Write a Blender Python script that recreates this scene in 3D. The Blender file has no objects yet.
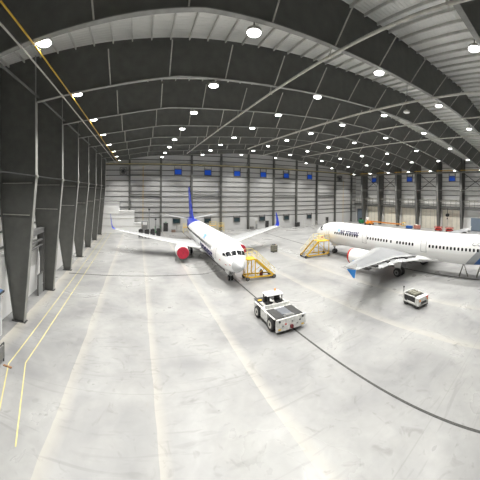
import bpy, bmesh, math, random
from mathutils import Vector, Matrix
random.seed(7)
PI = math.pi
C = bpy.context.scene.collection
V = Vector

# ------------------------------------------------------------------ materials
def mat(name, col, rough=.5, metal=0, var=.0, scale=3., bump=0., coat=0.):
    m = bpy.data.materials.new(name); m.use_nodes = True
    nt = m.node_tree; b = nt.nodes['Principled BSDF']
    b.inputs['Roughness'].default_value = rough; b.inputs['Metallic'].default_value = metal
    if coat: b.inputs['Coat Weight'].default_value = coat
    tc = nt.nodes.new('ShaderNodeTexCoord')
    n = nt.nodes.new('ShaderNodeTexNoise'); n.inputs['Scale'].default_value = scale; n.inputs['Detail'].default_value = 4
    nt.links.new(tc.outputs['Object'], n.inputs['Vector'])
    r = nt.nodes.new('ShaderNodeMapRange'); r.inputs[1].default_value = .3; r.inputs[2].default_value = .7
    nt.links.new(n.outputs['Fac'], r.inputs[0])
    mx = nt.nodes.new('ShaderNodeMix'); mx.data_type = 'RGBA'
    mx.inputs[6].default_value = (*[c*(1-var) for c in col], 1); mx.inputs[7].default_value = (*[min(1, c*(1+var)) for c in col], 1)
    nt.links.new(r.outputs[0], mx.inputs[0]); nt.links.new(mx.outputs[2], b.inputs['Base Color'])
    if bump:
        bp = nt.nodes.new('ShaderNodeBump'); bp.inputs['Strength'].default_value = bump; bp.inputs['Distance'].default_value = .02
        nt.links.new(n.outputs['Fac'], bp.inputs['Height']); nt.links.new(bp.outputs[0], b.inputs['Normal'])
    return m

def emit(name, col, s):
    m = mat(name, col, .3); b = m.node_tree.nodes['Principled BSDF']
    b.inputs['Emission Color'].default_value = (*col, 1); b.inputs['Emission Strength'].default_value = s
    return m

def math_node(nt, op, a, b=None, c=None):
    n = nt.nodes.new('ShaderNodeMath'); n.operation = op
    for i, v in enumerate((a, b, c)):
        if v is None: continue
        if isinstance(v, (int, float)): n.inputs[i].default_value = v
        else: nt.links.new(v, n.inputs[i])
    return n.outputs[0]

def mixc(nt, f, a, b):
    n = nt.nodes.new('ShaderNodeMix'); n.data_type = 'RGBA'
    nt.links.new(f, n.inputs[0])
    for i, v in ((6, a), (7, b)):
        if isinstance(v, tuple): n.inputs[i].default_value = (*v, 1)
        else: nt.links.new(v, n.inputs[i])
    return n.outputs[2]

def noise(nt, vec, scale, detail=4, lo=.3, hi=.7, dist=0.):
    n = nt.nodes.new('ShaderNodeTexNoise'); n.inputs['Scale'].default_value = scale; n.inputs['Detail'].default_value = detail
    n.inputs['Distortion'].default_value = dist
    nt.links.new(vec, n.inputs['Vector'])
    r = nt.nodes.new('ShaderNodeMapRange'); r.inputs[1].default_value = lo; r.inputs[2].default_value = hi
    nt.links.new(n.outputs['Fac'], r.inputs[0]); return r.outputs[0]

def floor_material():
    m = bpy.data.materials.new('polished_concrete'); m.use_nodes = True
    nt = m.node_tree; b = nt.nodes['Principled BSDF']
    tc = nt.nodes.new('ShaderNodeTexCoord'); o = tc.outputs['Object']
    sp = nt.nodes.new('ShaderNodeSeparateXYZ'); nt.links.new(o, sp.inputs[0]); x, y = sp.outputs[0], sp.outputs[1]
    patches = noise(nt, o, .16, 6, .36, .66, .6)
    mid = noise(nt, o, .45, 9, .38, .66, 1.2)
    fine = noise(nt, o, 1.6, 9, .3, .7, .8)
    col = mixc(nt, patches, (.34, .34, .335), (.18, .18, .185))
    col = mixc(nt, math_node(nt, 'MULTIPLY', mid, .45), col, (.33, .325, .315))
    col = mixc(nt, math_node(nt, 'MULTIPLY', fine, .30), col, (.21, .21, .206))
    wob = math_node(nt, 'ADD', x, math_node(nt, 'MULTIPLY', noise(nt, o, .35, 3), .12))
    for X0, w, s in ((-4.0, .8, .42), (1.0, .65, .42), (6.9, .8, .42), (19.0, 1.0, .42), (25.4, 1.0, .42), (-9.9, 1.2, .75)):   # pale sealer left beside the pour joints: sharp on one edge
        d = math_node(nt, 'DIVIDE', math_node(nt, 'SUBTRACT', wob, X0), w)
        f = math_node(nt, 'MULTIPLY', math_node(nt, 'MULTIPLY', math_node(nt, 'GREATER_THAN', d, 0), math_node(nt, 'MAXIMUM', math_node(nt, 'SUBTRACT', 1, d), 0)), s)
        col = mixc(nt, f, col, (.46, .43, .37))
    for j in (6, 14.8, 23, 30.6, 46, 54, 62, 70):                          # saw-cut joints
        d = math_node(nt, 'ABSOLUTE', math_node(nt, 'SUBTRACT', y, j))
        col = mixc(nt, math_node(nt, 'MULTIPLY', math_node(nt, 'LESS_THAN', d, .03), .3), col, (.2, .2, .19))
    scuff = noise(nt, o, .7, 10, .60, .72, 2.5)
    col = mixc(nt, math_node(nt, 'MULTIPLY', scuff, .45), col, (.15, .147, .14))
    streak = nt.nodes.new('ShaderNodeMapping'); streak.inputs['Scale'].default_value = (.25, 1.6, 1); streak.inputs['Rotation'].default_value = (0, 0, .5)
    nt.links.new(o, streak.inputs['Vector'])
    col = mixc(nt, math_node(nt, 'MULTIPLY', noise(nt, streak.outputs[0], 1.0, 8, .58, .70, 1.5), .35), col, (.16, .16, .157))
    nt.links.new(col, b.inputs['Base Color'])
    rr = nt.nodes.new('ShaderNodeMapRange'); rr.inputs[3].default_value = .26; rr.inputs[4].default_value = .42
    nt.links.new(patches, rr.inputs[0]); nt.links.new(rr.outputs[0], b.inputs['Roughness'])
    b.inputs['Specular IOR Level'].default_value = .55
    return m

def ribbed(name, col, axis, pitch, var=.05, strength=.5, rough=.5):
    """metal cladding with ribs across `axis`"""
    m = mat(name, col, rough, 0, var, .4); nt = m.node_tree; b = nt.nodes['Principled BSDF']
    tc = nt.nodes.new('ShaderNodeTexCoord'); sp = nt.nodes.new('ShaderNodeSeparateXYZ'); nt.links.new(tc.outputs['Object'], sp.inputs[0])
    s = math_node(nt, 'SINE', math_node(nt, 'MULTIPLY', sp.outputs[axis], 2*PI/pitch))
    p = math_node(nt, 'POWER', math_node(nt, 'ABSOLUTE', s), 6)
    bp = nt.nodes.new('ShaderNodeBump'); bp.inputs['Strength'].default_value = strength; bp.inputs['Distance'].default_value = .05
    nt.links.new(p, bp.inputs['Height']); nt.links.new(bp.outputs[0], b.inputs['Normal'])
    return m

def livery(name, white, bands):
    """fuselage paint: bands = [(slope, intercept at z=0, colour)] ; colour where aft > intercept + slope*z"""
    m = mat(name, white, .28, 0, .015, 1.5, 0, .3); nt = m.node_tree; b = nt.nodes['Principled BSDF']
    tc = nt.nodes.new('ShaderNodeTexCoord'); sp = nt.nodes.new('ShaderNodeSeparateXYZ'); nt.links.new(tc.outputs['Object'], sp.inputs[0])
    aft = math_node(nt, 'MULTIPLY', sp.outputs[1], -1)
    col = white
    for k, c0, c in bands:
        f = math_node(nt, 'GREATER_THAN', aft, math_node(nt, 'ADD', math_node(nt, 'MULTIPLY', sp.outputs[2], k), c0))
        col = mixc(nt, f, col, c)
    nt.links.new(col, b.inputs['Base Color'])
    return m

M = {
 'floor': floor_material(),
 'steel': mat('dark_grey_painted_steel', (.125, .127, .118), .55, 0, .12, 1.2),
 'flange': mat('steel_flange_lit_tone', (.33, .33, .31), .5, 0, .15, 1.5),  # lighter copy of the dark steel: lamp-facing brightness put into the colour
 'rflange': mat('rafter_flange_lit_tone', (.25, .25, .235), .5, 0, .2, 1.5),  # same steel as the webs, lightened to carry floor bounce on the undersides
 'lightsteel': mat('pale_galvanised_steel', (.52, .51, .47), .45, .2, .15, 3),
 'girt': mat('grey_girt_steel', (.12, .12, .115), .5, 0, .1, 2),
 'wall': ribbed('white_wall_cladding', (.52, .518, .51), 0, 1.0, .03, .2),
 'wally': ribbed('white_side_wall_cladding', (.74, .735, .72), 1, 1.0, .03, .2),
 'lowwall': mat('pale_grey_wall_liner', (.58, .58, .575), .55, 0, .03, .5),
 'deck': ribbed('white_roof_liner', (.74, .74, .71), 1, .6),
 'purlin': mat('white_purlin_steel', (.60, .60, .57), .5, 0, .1, 2),
 'white': mat('white_paint', (.80, .80, .79), .35, 0, .03, 2),
 'cream': mat('cream_door_panel', (.80, .76, .65), .55, 0, .05, 1),
 'enclosure': mat('white_enclosure_panel', (.88, .88, .87), .55, 0, .02, .6),
 'yellow': mat('yellow_safety_paint', (.72, .44, .03), .45, 0, .12, 4),
 'paleyellow': mat('pale_yellow_rail_paint', (.78, .66, .30), .45, 0, .1, 4),
 'lineyellow': mat('worn_yellow_floor_paint', (.58, .51, .21), .6, 0, .15, 1.5),
 'pipe_y': mat('yellow_gas_pipe', (.62, .38, .03), .45, 0, .08, 2),
 'black': mat('black_rubber', (.018, .018, .018), .7, 0, .2, 6),
 'dark': mat('dark_grey_metal', (.05, .05, .05), .5, .2, .2, 4),
 'mid': mat('mid_grey_metal', (.25, .25, .25), .45, .4, .15, 5),
 'chrome': mat('bare_aluminium', (.62, .62, .62), .3, .8, .05, 4),
 'glass': mat('dark_cockpit_glass', (.015, .017, .02), .12, 0, .1, 3),
 'cover': mat('red_fabric_cover', (.46, .022, .05), .75, 0, .12, 3, .4),
 'red': mat('red_paint', (.50, .03, .02), .5, 0, .1, 4),
 'darkred': mat('dark_red_paint', (.13, .015, .018), .5, 0, .1, 4),
 'orange': mat('orange_machine_paint', (.70, .26, .03), .5, 0, .1, 3),
 'green': mat('green_paint', (.02, .20, .07), .5, 0, .1, 3),
 'bluepaint': mat('blue_paint', (.02, .10, .35), .5, 0, .1, 3),
 'tailblue': mat('royal_blue_tail_paint', (.015, .04, .42), .35, 0, .1, .8),
 'skyblue': mat('bright_blue_tip_paint', (.02, .21, .60), .35, 0, .05, 2),
 'lettering': mat('navy_lettering', (.012, .012, .11), .85, 0, .05, 2),
 'starblue': mat('light_blue_star', (.28, .55, .88), .4, 0, .05, 2),
 'greylet': mat('grey_lettering', (.12, .12, .13), .4, 0, .05, 2),
 'wing': mat('pale_grey_wing_paint', (.31, .315, .32), .4, 0, .04, .8),
 'wingpanel': mat('pale_grey_wing_panel', (.44, .45, .465), .4, 0, .05, .8),
 'bluepane': emit('dusk_blue_window_pane', (.008, .075, .50), .25),
 'darkpane': mat('dark_window_pane', (.02, .045, .055), .15, 0, .1, 3),
 'roller': ribbed('blue_grey_roller_door', (.20, .25, .32), 2, .35, .04),
 'bluedoor': mat('blue_door_paint', (.08, .15, .28), .45, 0, .08, 2),
 'greydoor': mat('grey_door_paint', (.30, .31, .31), .5, 0, .05, 2),
 'lens': emit('lamp_lens', (1, 1, .97), 14),
 'olive': mat('olive_grey_crate', (.16, .155, .12), .6, 0, .2, 3),
 'tugwhite': mat('scuffed_white_paint', (.56, .56, .54), .5, 0, .2, 5, .1),
 'grille': mat('grey_radiator_grille', (.16, .17, .19), .4, .3, .1, 20),
 'trench': mat('dark_trench_grating', (.055, .055, .052), .7, .1, .3, 8),
}
M['fus737'] = livery('white_fuselage_blue_tail', (.88, .88, .88), [(-2.0, 36.0, (.015, .04, .42))])
M['fus321'] = livery('white_fuselage_grey_blue_sweep', (.88, .88, .87), [(.96, 28.6, (.36, .38, .40)), (.96, 29.75, (.012, .11, .40))])

# ------------------------------------------------------------------ mesh helpers
def B(): return bmesh.new()

def box(bm, c, s, rot=None):
    m = Matrix.Translation(V(c)) @ (rot.to_4x4() if rot is not None else Matrix()) @ Matrix.Diagonal((*s, 1))
    return bmesh.ops.create_cube(bm, size=1, matrix=m)['verts']

def tube(bm, a, b, r, seg=8, r2=None):
    a, b = V(a), V(b); d = b-a
    q = d.to_track_quat('Z', 'Y').to_matrix().to_4x4()
    bmesh.ops.create_cone(bm, cap_ends=True, segments=seg, radius1=r, radius2=r if r2 is None else r2, depth=d.length,
                          matrix=Matrix.Translation((a+b)/2) @ q)

def bar(bm, a, b, w, h):
    a, b = V(a), V(b); d = b-a
    q = d.to_track_quat('X', 'Z').to_matrix()
    box(bm, (a+b)/2, (d.length, w, h), q)

def lathe(bm, prof, origin, axis='Y', seg=24, sign=1):
    """prof = [(t, r)]; t runs along axis*sign from origin"""
    o = V(origin); rings = []
    for t, r in prof:
        ring = []
        for i in range(seg):
            a = 2*PI*i/seg; u, v = r*math.cos(a), r*math.sin(a)
            p = {'X': V((sign*t, u, v)), 'Y': V((u, sign*t, v)), 'Z': V((u, v, sign*t))}[axis]
            ring.append(o+p)
        rings.append(ring)
    loft(bm, rings, True)

def loft(bm, rings, cap=True, closed=True):
    vs = [[bm.verts.new(p) for p in r] for r in rings]
    n = len(vs[0])
    for a, b in zip(vs, vs[1:]):
        for i in range(n if closed else n-1):
            j = (i+1) % n
            bm.faces.new((a[i], a[j], b[j], b[i]))
    if cap and closed:
        bm.faces.new(vs[0][::-1]); bm.faces.new(vs[-1])
    return vs

def prism(bm, pts, d):
    """extrude polygon pts by vector d"""
    loft(bm, [[V(p) for p in pts], [V(p)+V(d) for p in pts]])

def mesh_of(name, bm, m, smooth=False, bevel=0.):
    if bevel:
        bmesh.ops.bevel(bm, geom=[e for e in bm.edges if len(e.link_faces) == 2 and e.calc_face_angle(0) > .6], offset=bevel, segments=1, affect='EDGES')
    bmesh.ops.recalc_face_normals(bm, faces=bm.faces)
    me = bpy.data.meshes.new(name); bm.to_mesh(me); bm.free()
    for x in (m if isinstance(m, (list, tuple)) else [m]): me.materials.append(x)
    if smooth:
        me.polygons.foreach_set('use_smooth', [True]*len(me.polygons)); me.set_sharp_from_angle(angle=math.radians(38))
    return me

def put(name, me, parent=None, loc=(0, 0, 0), rot=(0, 0, 0)):
    o = bpy.data.objects.new(name, me); C.objects.link(o)
    o.location = loc; o.rotation_euler = rot
    if parent is not None: o.parent = parent
    return o

def obj(name, bm, m, parent=None, smooth=False, bevel=0., loc=(0, 0, 0), rot=(0, 0, 0)):
    return put(name, mesh_of(name, bm, m, smooth, bevel), parent, loc, rot)

def tag(o, label, cat, group=None):
    o['label'] = label; o['category'] = cat
    if group: o['group'] = group
    return o

def thing(name, label, cat, loc=(0, 0, 0), rz=0, group=None):
    o = bpy.data.objects.new(name, None); C.objects.link(o); o.empty_display_size = .3
    o.location = loc; o.rotation_euler = (0, 0, rz)
    return tag(o, label, cat, group)

def struct(o, label=None, cat='building'):
    o['kind'] = 'structure'
    if label: o['label'] = label; o['category'] = cat
    return o

def sroot(name, label, cat, loc=(0, 0, 0)):
    o = bpy.data.objects.new(name, None); C.objects.link(o); o.location = loc
    return struct(o, label, cat)

ORD = 'first second third fourth fifth sixth seventh eighth ninth tenth eleventh twelfth thirteenth fourteenth fifteenth'.split()

# ------------------------------------------------------------------ the hangar
XL, XR, YB, YF = -12.0, 79.85, 75.0, -14.0      # wall faces: left, right, back (far), front (behind the photographer)
RIDGE, EAVE, XM = 26.0, 22.4, 34.0
FR = [21.0 + 7.973*k for k in range(-2, 7)]    # frame lines, -2 the nearest
KN = [(-8.45, 18.85), (-2.3, 19.65), (3.2, 20.5), (8.5, 20.72), (12.5, 20.95), (20, 21.5), (25.5, 21.9), (33, 22.15), (36, 22.1), (43, 21.7), (51, 21.05), (61.5, 20.0), (72.6, 18.55), (76.4, 18.1)]
def zb(x):
    for (a, za), (b, zc) in zip(KN, KN[1:]):
        if x <= b: return za+(zc-za)*(x-a)/(b-a)
    return KN[-1][1]
def zd(x): return RIDGE-(RIDGE-EAVE)*abs(x-XM)/(XM-XL)

bm = B(); box(bm, ((XL+XR)/2, (YB+YF)/2, -.15), (XR-XL+1, YB-YF+1, .3))
struct(obj('floor', bm, M['floor']), 'pale polished concrete hangar floor with cream bands and scuffs', 'floor')

# ceiling: two slopes of liner with purlins along the hall
ceil = sroot('ceiling', 'white lined roof of the hangar above the dark rafters', 'ceiling')
for s, x0, x1 in ((0, XL-.5, XM), (1, XM, XR+.5)):
    bm = B(); prism(bm, [(x0, YF-.5, zd(x0)), (x1, YF-.5, zd(x1)), (x1, YF-.5, zd(x1)+.25), (x0, YF-.5, zd(x0)+.25)], (0, YB-YF+1, 0))
    obj('roof_slope', bm, M['deck'], ceil)
bm = B(); box(bm, (0, 0, 0), (.09, YB-YF-.1, .24)); pur = mesh_of('purlin', bm, M['purlin'])
x = XL+1.0
while x < XR-.5:
    put('purlin', pur, ceil, (x, (YB+YF)/2, zd(x)-.13)); x += 1.5

def wall(name, label, x0, x1, y0, y1, m, gable=False):
    t = sroot(name, label, 'wall'); bm = B()
    if gable:
        prism(bm, [(x0, y0, -.3), (x1, y0, -.3), (x1, y0, zd(x1)+.1), (XM, y0, RIDGE+.1), (x0, y0, zd(x0)+.1)], (0, y1-y0, 0))
    else: box(bm, ((x0+x1)/2, (y0+y1)/2, 11.2), (x1-x0, y1-y0, 23))
    obj('cladding', bm, m, t); return t
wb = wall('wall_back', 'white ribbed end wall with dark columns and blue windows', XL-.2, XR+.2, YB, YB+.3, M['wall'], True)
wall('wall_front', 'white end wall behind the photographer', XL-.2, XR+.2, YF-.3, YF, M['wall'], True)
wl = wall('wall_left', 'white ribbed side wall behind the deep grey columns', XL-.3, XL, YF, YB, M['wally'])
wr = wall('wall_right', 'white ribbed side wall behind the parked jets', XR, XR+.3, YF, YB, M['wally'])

# back wall dressing
bm = B(); box(bm, ((XL+XR)/2, YB-.04, 1.85), (XR-XL-.4, .08, 3.7)); obj('liner', bm, M['lowwall'], wb)
bm = B(); box(bm, (0, 0, 0), (XR-XL-.4, .1, .24)); g = mesh_of('girt', bm, M['girt'])
z = 3.9
while z < 24:
    if abs(z-18.7) > .5: put('girt', g, wb, ((XL+XR)/2, YB-.05, z))
    z += 1.48
bm = B(); box(bm, ((XL+XR)/2, YB-.3, 18.72), (XR-XL-.4, .6, .3)); obj('girt', bm, M['girt'], wb)
bm = B(); box(bm, ((XL+XR)/2, YB-.66, 18.95), (XR-XL-.4, .1, .14)); obj('conduit', bm, M['paleyellow'], wb)
CX = [-2.39+8.797*i for i in range(10)]
for i, X in enumerate(CX):
    t = sroot('steel_post', f'slender dark post on the end wall, {ORD[i]} from its left corner', 'column', (X, YB-.35, 0))
    zt = zd(X)
    bm = B(); box(bm, (0, 0, zt/2), (.05, .5, zt)); obj('web', bm, M['steel'], t)
    for q in (-.27, .27):
        bm = B(); box(bm, (0, q, zt/2), (.54, .04, zt)); obj('flange', bm, M['steel'], t)
    bm = B(); box(bm, (0, 0, .03), (.6, .7, .06)); obj('base_plate', bm, M['steel'], t)
for i in (0, 2, 5, 7):
    for z in (15.85, 10.35):
        bm = B(); box(bm, ((CX[i]+CX[i+1])/2, YB-.4, z), (8.3, .3, .3)); obj('wind_beam', bm, M['steel'], wb)

def add_window(n, loc, label, w=1.9, h=1.4, pane='bluepane', rz=0, drop=.0, jamb=2.6):
    t = sroot(f'window_{n}', label, 'window', loc); t.rotation_euler.z = rz
    bm = B()
    for s in (-1, 1): box(bm, (s*(w/2+.07), -.12, (jamb-h)/2*.6), (.14, .24, jamb))
    for z in (-h/2-.08, h/2+.08): box(bm, (0, -.12, z), (w, .24, .16))
    obj('window_frame', bm, M['girt'], t)
    bm = B(); box(bm, (0, -.1, 0), (w-.02, .1, h-.02)); obj('pane', bm, M[pane], t)
    return t
n = 1
for i, X in enumerate((11.3, 20.0, 29.1, 37.9, 46.4, 56.0)):
    add_window(n, (X, YB, 16.85), f'square blue window high on the end wall, {ORD[i]} from the left'); n += 1
for i, (X, W) in enumerate(((10.9, 1.9), (20.0, 1.8), (29.1, 1.8), (37.6, 1.8), (46.6, 1.8), (56.0, 1.8))):
    add_window(n, (X, YB-.09, 2.95), f'dark low window in the pale base of the end wall, {ORD[i]} from the left', W, 1.15, 'darkpane', 0, 0, 2.0); n += 1
for i, Y in enumerate((65.3, 49.3, 33.2)):
    add_window(n, (XR, Y, 16.5), f'square blue window high on the right wall, {ORD[i]} from its far corner', 2.0, 1.5, 'bluepane', -PI/2); n += 1

t = sroot(f'window_{n}', 'blue roof pane between rafters high above the right jet', 'window', (49.4, 22.6, zd(49.4)-.3)); t.rotation_euler.y = math.atan((RIDGE-EAVE)/(XM-XL))
bm = B(); box(bm, (0, 0, 0), (2.9, 1.3, .08)); obj('pane', bm, M['bluepane'], t)
bm = B()
for q in (-1, 1): box(bm, (q*1.5, 0, .02), (.12, 1.5, .16)); box(bm, (0, q*.7, .02), (3.0, .12, .16))
obj('window_frame', bm, M['girt'], t)
def exhaust_fan(X, z, label):
    t = thing('exhaust_fan', label, 'fan', (X, YB-.02, z))
    bm = B()
    for s in (-1, 1): box(bm, (s*.95, -.2, 0), (.14, .36, 2.0)); box(bm, (0, -.2, s*.93), (1.8, .36, .14))
    obj('housing', bm, M['girt'], t)
    bm = B(); lathe(bm, [(0, .78), (.25, .78), (.25, .7), (0.02, .7)], (0, -.1, 0), 'Y', 20, -1); obj('shroud', bm, M['mid'], t)
    bm = B(); tube(bm, (0, -.1, 0), (0, -.3, 0), .16, 10); obj('hub', bm, M['dark'], t)
    for k in range(5):
        a = 2*PI*k/5; bm = B()
        box(bm, (.4*math.cos(a), -.2, .4*math.sin(a)), (.6, .03, .22), Matrix.Rotation(-a, 3, 'Y') @ Matrix.Rotation(.5, 3, 'X')); obj('blade', bm, M['dark'], t)
    bm = B(); box(bm, (0, -.05, 0), (1.75, .06, 1.75)); obj('back_plate', bm, M['lightsteel'], t)
exhaust_fan(-4.1, 16.95, 'framed round fan high at the left end of the end wall')
exhaust_fan(70.4, 16.9, 'dark round fan high at the right end of the end wall')

def add_door(n, loc, label, w, h, m, rz=0, trim='girt', handle=True, frame=.12):
    t = sroot(f'door_{n}', label, 'door', loc); t.rotation_euler.z = rz
    bm = B(); box(bm, (0, -.06, h/2), (w, .1, h)); obj('leaf', bm, M[m], t)
    bm = B()
    for s in (-1, 1): box(bm, (s*(w/2+frame/2), -.08, h/2), (frame, .16, h))
    box(bm, (0, -.08, h+frame/2), (w+2*frame, .16, frame)); obj('door_frame', bm, M[trim], t)
    if handle:
        bm = B(); box(bm, (w*.38, -.16, 1.0), (.14, .1, .05)); obj('door_handle', bm, M['chrome'], t)
    return t
add_door(1, (7.85, YB-.08, 0), 'dark personnel door in the end wall behind the jet tail', 1.1, 2.3, 'dark')
add_door(2, (39.4, YB-.08, 0), 'dark personnel door in the end wall beside the blue upright wingtip', 1.0, 2.2, 'dark')
add_door(3, (64.3, YB-.08, 0), 'dark personnel door in the end wall above the jet nose', 1.0, 2.3, 'dark')
bm = B(); box(bm, (7.85, YB-.2, 2.62), (.6, .1, .16)); tag(obj('exit_sign', bm, M['green']), 'small green lit sign over the end wall door', 'sign')

# frames: columns and rafters ------------------------------------------------
def strip(bm, pts, w, t, y):
    """flange following pts (x,z), width w across the hall's length, plate thickness t"""
    for (xa, za), (xb, zc) in zip(pts, pts[1:]):
        d = V((xb-xa, 0, zc-za)); nrm = V((d.z, 0, -d.x)).normalized()*t
        prism(bm, [(xa, y-w/2, za), (xb, y-w/2, zc), (xb+nrm.x, y-w/2, zc+nrm.z), (xa+nrm.x, y-w/2, za+nrm.z)], (0, w, 0))

def column(k, side, label):
    Y = FR[k]
    sg = 1 if side == 'left' else -1
    off = 0 if side == 'left' else 67.98     # mirror about the ridge: X -> 67.98 - X
    fx = lambda x: off + sg*x
    inner = [(-9.5, .06), (-8.42, 12.5), (-8.45, zd(-8.45))]
    outer = [(-10.45, .06), (-11.35, 5.6), (-11.8, 10.0), (-11.8, zd(-11.8))]
    t = sroot('steel_column', label, 'column', (0, Y, 0))
    bm = B(); prism(bm, [(fx(x), -.015, z) for x, z in inner] + [(fx(x), -.015, z) for x, z in outer[::-1]], (0, .03, 0)); obj('web', bm, M['steel'], t)
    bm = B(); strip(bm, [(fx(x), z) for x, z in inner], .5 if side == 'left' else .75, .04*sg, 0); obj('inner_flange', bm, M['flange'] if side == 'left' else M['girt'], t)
    bm = B(); strip(bm, [(fx(x), z) for x, z in outer], .4, -.04*sg, 0); obj('outer_flange', bm, M['steel'], t)
    bm = B(); box(bm, (fx(-9.97), 0, .03), (1.3, .6, .06)); obj('base_plate', bm, M['dark'], t)
    for z in (12.05, 9.3):
        xi = -9.5+(1.08*z/12.5)
        bm = B(); box(bm, (fx((xi-.25-11.6)/2), -.11, z), (abs(xi-.25+11.6)-.1, .19, .06)); obj('stiffener', bm, M['lightsteel'], t)
    bm = B(); box(bm, (fx(-8.33), 0, 12.6), (.14, .2, .3)); obj('bracket', bm, M['lightsteel'], t)
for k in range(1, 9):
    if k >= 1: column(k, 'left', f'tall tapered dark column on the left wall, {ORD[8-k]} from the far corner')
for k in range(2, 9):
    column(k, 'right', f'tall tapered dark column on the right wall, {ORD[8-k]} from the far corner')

bm = B(); tube(bm, (0, 0, 0), (0, -1.7, 1.95), .05, 6); kick = mesh_of('brace', bm, M['lightsteel'])
bm = B(); box(bm, (0, -.08, 0), (.03, .15, 1.6)); stiff = mesh_of('stiffener', bm, M['steel'])
for k in range(9):
    Y = FR[k]
    t = sroot('roof_rafter', f'deep dark roof rafter spanning the hall, {ORD[8-k]} from the end wall', 'beam', (0, Y, 0))
    bm = B(); prism(bm, [(x, -.015, z) for x, z in KN] + [(76.4, -.015, zd(76.4)-.05), (XM, -.015, RIDGE-.05), (-8.45, -.015, zd(-8.45)-.05)], (0, .03, 0)); obj('web', bm, M['steel'], t)
    bm = B(); strip(bm, KN, .36, .05, 0); obj('bottom_flange', bm, M['rflange'], t)
    x = -2.2
    while x < 74:
        put('brace', kick, t, (x, -.02, zb(x)+.02)); x += 4.62

# struts and pipes along the hall
def long_pipe(name, x, z, y0, y1, r, m, label, cat, hang=True):
    t = thing(name, label, cat, (x, 0, z))
    bm = B(); tube(bm, (0, y0, 0), (0, y1, 0), r, 8); obj('pipe', bm, M[m], t, True)
    if hang:
        for Y in FR:
            if y0-.1 <= Y <= y1+.1:
                bm = B(); tube(bm, (0, Y, r*.5), (0, Y, max(zb(x)-z, .2)+.02), .03, 6); box(bm, (0, Y, 0), (r*2.5, .08, r*2.6)); obj('hanger', bm, M['lightsteel'], t)
    return t
long_pipe('ceiling_pipe', 11.3, 20.22, -2, 61.2, .10, 'lightsteel', 'long pale ceiling pipe running over the jet with blue tail', 'pipe')
long_pipe('ceiling_pipe', 24.7, 21.38, 4, 57, .13, 'lightsteel', 'long pale ceiling pipe, second from the left', 'pipe')
long_pipe('ceiling_pipe', 34.0, 21.75, 2, 70, .10, 'lightsteel', 'long pale ceiling pipe along the middle of the roof', 'pipe')
long_pipe('ceiling_pipe', 43.5, 21.42, 2, 62, .10, 'lightsteel', 'long pale ceiling pipe, nearest the right wall', 'pipe')
long_pipe('gas_pipe', -5.35, 19.05, 5, 74, .05, 'pipe_y', 'thin yellow gas pipe along the left side of the ceiling', 'pipe')
long_pipe('conduit', -6.1, 19.08, 5, 74, .055, 'lightsteel', 'thin pale conduit beside the yellow ceiling pipe', 'pipe')
long_pipe('gas_pipe', 75.6, 18.75, 13, 74, .10, 'pipe_y', 'thin yellow gas pipe along the top of the right wall', 'pipe', False)
bm = B(); tube(bm, (1.4, YB-.8, .0), (1.4, YB-.8, 18.4), .06, 8); tag(obj('drop_pipe', bm, M['pipe_y'], None, True), 'upright yellow pipe on the end wall left of the blue tail', 'pipe')
bm = B(); tube(bm, (71.8, YB-.8, .0), (71.8, YB-.8, 16), .05, 8); tag(obj('drop_pipe', bm, M['pipe_y'], None, True), 'upright yellow pipe on the end wall near the right corner', 'pipe')
struct(obj('eave_strut', (lambda b: (tube(b, (-8.2, 12, 19.2), (-8.2, 74.4, 19.3), .09, 8), b)[1])(B()), M['girt']), 'grey tube along the tops of the left columns', 'beam')
struct(obj('knee_strut', (lambda b: (box(b, (-8.33, 43.3, 12.62), (.08, 62.3, .09)), b)[1])(B()), M['dark']), 'dark tie running across the left columns at mid height', 'beam')
struct(obj('knee_strut', (lambda b: (box(b, (76.25, 47.6, 12.62), (.16, 54, .16)), b)[1])(B()), M['steel']), 'dark tie running across the right columns at mid height', 'beam')
struct(obj('crane_beam', (lambda b: (box(b, (76.35, 43.6, 18.2), (.22, 62, .55)), b)[1])(B()), M['steel']), 'dark beam under the yellow pipe along the right wall', 'beam')

# right wall dressing
bm = B(); box(bm, (0, 0, 0), (.2, YB-YF-.4, .17)); g = mesh_of('girt', bm, M['girt'])
z = 6.6
while z < 22:
    put('girt', g, wr, (XR-.1, (YB+YF)/2, z)); z += 1.48
z = 3.2
bm = B(); box(bm, (0, 0, 0), (.2, YB-YF-.4, .17)); gl = mesh_of('girt', bm, M['girt'])
while z < 22:
    put('girt', gl, wl, (XL+.02, (YB+YF)/2, z)); z += 1.48
bm = B(); box(bm, (XL+.3, (YB+YF)/2, 2.8), (.6, YB-YF-.4, 5.6)); obj('liner', bm, M['enclosure'], wl)
bayname = ['bay at the far corner', 'second bay from the far corner', 'third bay from the far corner', 'fourth bay from the far corner', 'fifth bay from the far corner', 'sixth bay from the far corner', 'seventh bay from the far corner']
for j, k in enumerate((7, 6, 4, 2)):
    y0, y1 = FR[k]+.3, FR[k+1]-.3
    t = sroot('cross_brace', f'crossed rods on the right wall, {ORD[7-k]} bay from its far end', 'brace')
    for a, b in ((12.7, 18.0), (18.0, 12.7)):
        bm = B(); tube(bm, (78.6+.2*(a > b), y0, a), (78.6+.2*(a > b), y1, b), .09, 6); obj('rod', bm, M['dark'], t)
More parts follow.
